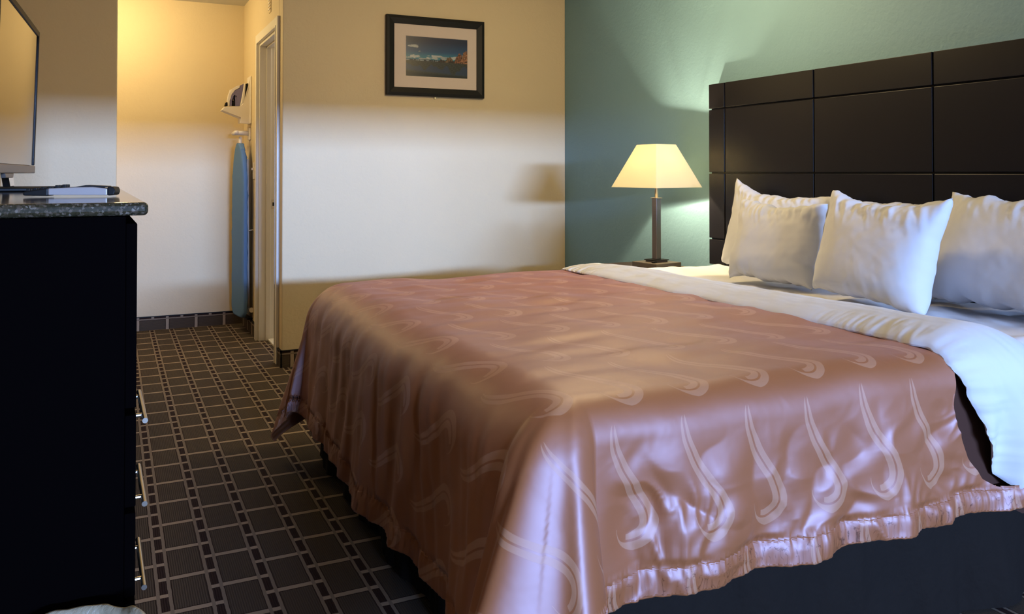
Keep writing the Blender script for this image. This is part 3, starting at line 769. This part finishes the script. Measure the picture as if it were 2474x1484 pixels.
# ------------------------------------------------------------------ waste bin
wbp = Vector((-.075, 1.475, 0))
wb = thing('waste_bin', 'small waste bin with a translucent liner bag folded over its rim beside the dresser', 'waste bin', wbp)
bm = bmesh.new(); r = lathe(bm, [(0.0, .002), (.095, .002), (.125, .385), (.121, .385), (.092, .008), (0.0, .008)], 40); o = link('bin_body', bm, 'black_plastic', smooth=True); o.parent = wb
th_, hh_ = np.meshgrid(np.linspace(0, 2 * PI, 161), np.linspace(0, 1, 40), indexing='ij')
w5 = Waves(81, .20, 10, octv=2)
cc_, ss_ = np.cos(th_), np.sin(th_)
hprof = np.interp(hh_, [0, .45, .5, .56, 1], [.10, .398, .412, .398, .235]); rprof = np.interp(hh_, [0, .45, .5, .56, 1], [.088, .116, .125, .136, .148])
wr_ = .0022 * w5(cc_ * .35 + hh_ * .1, ss_ * .35) * (1 + 1.5 * sst(.5, 1, hh_))
Rr = rprof + wr_; Zz = hprof + .004 * w5(cc_ * .2, ss_ * .2 + 3) * sst(.3, .55, hh_)
tilt_z = .014 * cc_ * sst(.3, .5, hh_)
o = wrap('bin_liner', grid_mesh('bin_liner', np.stack([Rr * cc_, Rr * ss_, Zz + tilt_z], -1)), 'liner', smooth=True); o.parent = wb
o['label'] = 'translucent plastic liner'

# ------------------------------------------------------------------ things on the door-side wall
def px_poly(pts, Y): return [at(530 + x / 7.81, 170 + y / 7.81, Y=Y) for x, y in pts]
YI = 6.30
ih = thing('iron_holder', 'white plastic wall holder carrying the iron beside the bathroom door', 'iron holder', at(604, 285, Y=YI))
bm = bmesh.new()
prism(bm, px_poly([(585, 120), (603, 300), (606, 880), (590, 1015), (400, 1000), (405, 890), (45, 752), (95, 690), (385, 680), (440, 640), (500, 560), (548, 400), (556, 240)], YI - .065), Vector((0, .012, 0)))
prism(bm, px_poly([(585, 120), (603, 300), (606, 880), (590, 1015), (400, 1000), (405, 890), (45, 752), (95, 690), (385, 680), (440, 640), (500, 560), (548, 400), (556, 240)], YI + .053), Vector((0, .012, 0)))
prism(bm, px_poly([(45, 752), (95, 690), (110, 690), (75, 750), (415, 880), (405, 1000), (385, 1000), (385, 895)], YI - .053), Vector((0, .106, 0)))
child(link('side_cradle', bm, 'white_plastic', bevel=.003), ih)
zt_, zb_ = at(604, 186, Y=YI).z, at(604, 300, Y=YI).z
child(link('back_plate', bx(XD - .012, XD, YI - .075, YI + .075, zb_, zt_), 'white_plastic', bevel=.005), ih)
ir = thing('iron', 'violet and white steam iron standing upright in its wall holder', 'iron', at(575, 258, Y=YI))
def irp(name, pts, half, mat, bev=.004):
    bm = bmesh.new(); prism(bm, px_poly(pts, YI - half), Vector((0, 2 * half, 0))); return child(link(name, bm, mat, bevel=bev, seg=3), ir)
irp('body', [(460, 252), (395, 285), (390, 335), (290, 385), (225, 480), (205, 580), (205, 672), (232, 672), (235, 560), (262, 480), (300, 462), (330, 490), (322, 570), (300, 640), (300, 672), (378, 672), (425, 480)], .026, 'purple')
irp('handle', [(160, 672), (153, 560), (175, 450), (240, 350), (320, 298), (388, 282), (384, 330), (290, 378), (222, 472), (196, 572), (190, 672)], .020, 'white_plastic')
irp('soleplate', [(470, 245), (500, 238), (480, 560), (455, 630), (392, 672), (440, 440)], .042, 'white_plastic')
irp('steam_knob', [(178, 440), (200, 365), (232, 362), (238, 352), (196, 425)], .010, 'white_plastic', .002)
irp('sole', [(505, 250), (545, 240), (545, 380), (520, 480), (490, 570)], .040, 'black_plastic')
irp('cord', [(100, 676), (118, 610), (150, 592), (152, 676)], .022, 'black_plastic')
irp('cord_wrap', [(232, 570), (290, 562), (300, 600), (318, 655), (300, 672), (210, 672), (212, 600)], .018, 'black_plastic')
# hanger and ironing board
hk = thing('board_hanger', 'white wall hanger with a crossbar carrying the ironing board', 'hanger', at(600, 322, Y=6.30))
za = at(600, 322, Y=6.3).z
bm = bmesh.new(); tube(bm, [(XD, 6.30, za), (.795, 6.30, za)], .017, 16); tube(bm, [(.80, 6.20, za), (.80, 6.40, za)], .014, 16)
child(link('hanger_arm', bm, 'white_plastic', smooth=True), hk)
bm = bmesh.new(); box(bm, XD - .012, XD, 6.25, 6.35, za - .05, za + .04); child(link('hanger_plate', bm, 'white_plastic', bevel=.004), hk)
ib = thing('ironing_board', 'ironing board in a blue cover hanging upright on the wall hanger', 'ironing board', (.83, 6.27, .12), math.radians(7))
# local: face looks to -x, width along y, height z from 0
def lbx(name, bm, mat, **k):
    o = link(name, bm, mat, **k); o.parent = ib; return o
Hb = 1.245; out = []
NB = 46
def halfw(z):
    tnose = np.clip((Hb - z) / .42, 0, 1); tb_ = np.clip(z / .05, 0, 1)
    return .165 * (1 - (1 - tnose) ** 2.3) ** .5 * (1 - (1 - tb_) ** 2 * .35)
zz_ = np.concatenate([np.linspace(0, .05, 6)[:-1], np.linspace(.05, Hb - .06, 26)[:-1], np.linspace(Hb - .06, Hb, 12)])
nA = 40; ring = []
w9 = Waves(91, .05, 10, octv=2); Pb = np.zeros((len(zz_), nA + 1, 3))
for i, z in enumerate(zz_):
    hw = float(max(halfw(np.array(z)), .004))
    for k in range(nA + 1):
        an = 2 * PI * k / nA; cs, sn = math.cos(an), math.sin(an)
        y = hw * np.sign(cs) * abs(cs) ** .35; x = .019 * np.sign(sn) * abs(sn) ** .55
        pk = .004 * float(np.abs(w9(np.array(z * 1.0), np.array(y * 2)))) * (1 if sn > -.4 else .15)
        Pb[i, k] = (x + pk * np.sign(sn) * .6, y + pk * np.sign(cs), z)
me = grid_mesh('cover', Pb); bm = bmesh.new(); bm.from_mesh(me); bmesh.ops.remove_doubles(bm, verts=bm.verts, dist=1e-5); bmesh.ops.holes_fill(bm, edges=bm.edges); bmesh.ops.recalc_face_normals(bm, faces=bm.faces); bm.to_mesh(me); bm.free()
o = wrap('cover', me, 'blue_cover', smooth=True); o.parent = ib
o['label'] = 'blue padded cover'
bm = bmesh.new()
for y in (-.10, .10): tube(bm, [(.040, y, .06), (.034, y * .9, .8), (.040, y * .6, Hb - .12)], .008, 10)
tube(bm, [(.045, -.15, .055), (.045, .15, .055)], .010, 10)
lbx('leg_frame', bm, 'white_plastic', smooth=True)
for y in (-.165, .150):
    bm = bmesh.new(); tube(bm, [(.045, y, .055), (.045, y + .018, .055)], .017, 16); lbx('foot_cap', bm, 'white_plastic', smooth=False)
bm = bmesh.new(); tube(bm, [(.0, 0, Hb - .05), (.004, 0, Hb + .045)], .011, 10, ry=.018); lbx('hanging_strap', bm, 'white_plastic', smooth=True)
bm = bmesh.new(); tube(bm, [(.02, -.16, .62), (.05, -.17, .625), (.062, -.172, .60), (.075, -.175, .54)], .0035, 8); lbx('release_lever', bm, 'white_plastic', smooth=True)
bm = bmesh.new(); prism(bm, [Vector((.022, y, z)) for y, z in ((-.15, -.002), (.15, -.002), (.13, -.018), (-.13, -.018))], Vector((.04, 0, 0))); lbx('rear_rest', bm, 'black_plastic', bevel=.004)
# light switch, vent
sw = thing('light_switch', 'white toggle light switch plate on the beige wall beside the bathroom door', 'light switch', (XD, 6.085, 1.16))
child(link('plate', bx(XD - .006, XD, 6.048, 6.122, 1.105, 1.222), 'white_plastic', bevel=.002), sw)
bm = bmesh.new(); box(bm, XD - .020, XD - .0065, 6.079, 6.091, 1.168, 1.184); child(link('toggle', bm, 'white_plastic', bevel=.001), sw)
vz = at(653, 31, X=XD).z; vy = at(653, 31, X=XD).y
vt = thing('wall_vent', 'small pale slotted vent cover high above the bathroom door', 'vent', (XD, vy, vz))
child(link('vent_frame', bx(XD - .005, XD, vy - .04, vy + .04, vz, vz + .20), 'beige', bevel=.002), vt)
for i in range(9):
    child(link('slot', bx(XD - .010, XD - .0055, vy - .03, vy + .03, vz + .018 + i * .02, vz + .027 + i * .02), 'white_plastic', bevel=.001), vt)

# ------------------------------------------------------------------ light
def area(name, loc, size, sizey, col, power, rot, spread=PI):
    l = D.lights.new(name, 'AREA'); l.shape = 'RECTANGLE'; l.size = size; l.size_y = sizey; l.color = col; l.energy = power; l.spread = spread
    o = D.objects.new(name, l); C.objects.link(o); o.location = loc; o.rotation_euler = rot; return o
# bright patch of sky seen through the window
area('sky_patch', (1.75, -8.0, 2.02), 3.4, .30, (.33, .52, 1.0), 262, (math.radians(90), 0, 0), math.radians(60))
# soft daylight filling the window itself
area('window_daylight', (1.7, YN + .01, 1.05), 1.7, 1.3, (.34, .53, 1.0), 10, (math.radians(90), 0, 0))
# entry hall ceiling lamp
light('POINT', 'entry_ceiling_lamp', (-.05, 5.95, 2.25), (1, .76, .37), 27, shadow_soft_size=.16)
# bathroom light
light('POINT', 'bathroom_lamp', (1.7, 5.9, 2.1), (1, .82, .58), 14, shadow_soft_size=.1)
# unseen warm fill added over the bed to lift the upper walls
light('POINT', 'warm_fill_bed', (1.95, 3.0, 2.16), (1, .74, .37), 42, shadow_soft_size=.16)
light('POINT', 'warm_fill_near', (1.15, .5, 2.15), (1, .74, .42), 8, shadow_soft_size=.16)  # second, weaker warm fill added nearer the camera, no fixture there
w = D.worlds.new('world'); bpy.context.scene.world = w; w.use_nodes = True
w.node_tree.nodes['Background'].inputs[0].default_value = (.55, .70, 1, 1); w.node_tree.nodes['Background'].inputs[1].default_value = .6

sc = bpy.context.scene
sc.view_settings.view_transform = 'Standard'; sc.view_settings.look = 'None'; sc.view_settings.gamma = 1; sc.view_settings.exposure = 0.1
sc.view_settings.use_curve_mapping = False
sc.cycles.max_bounces = 8; sc.cycles.diffuse_bounces = 5; sc.cycles.sample_clamp_indirect = 6
sc.cycles.use_denoising = True
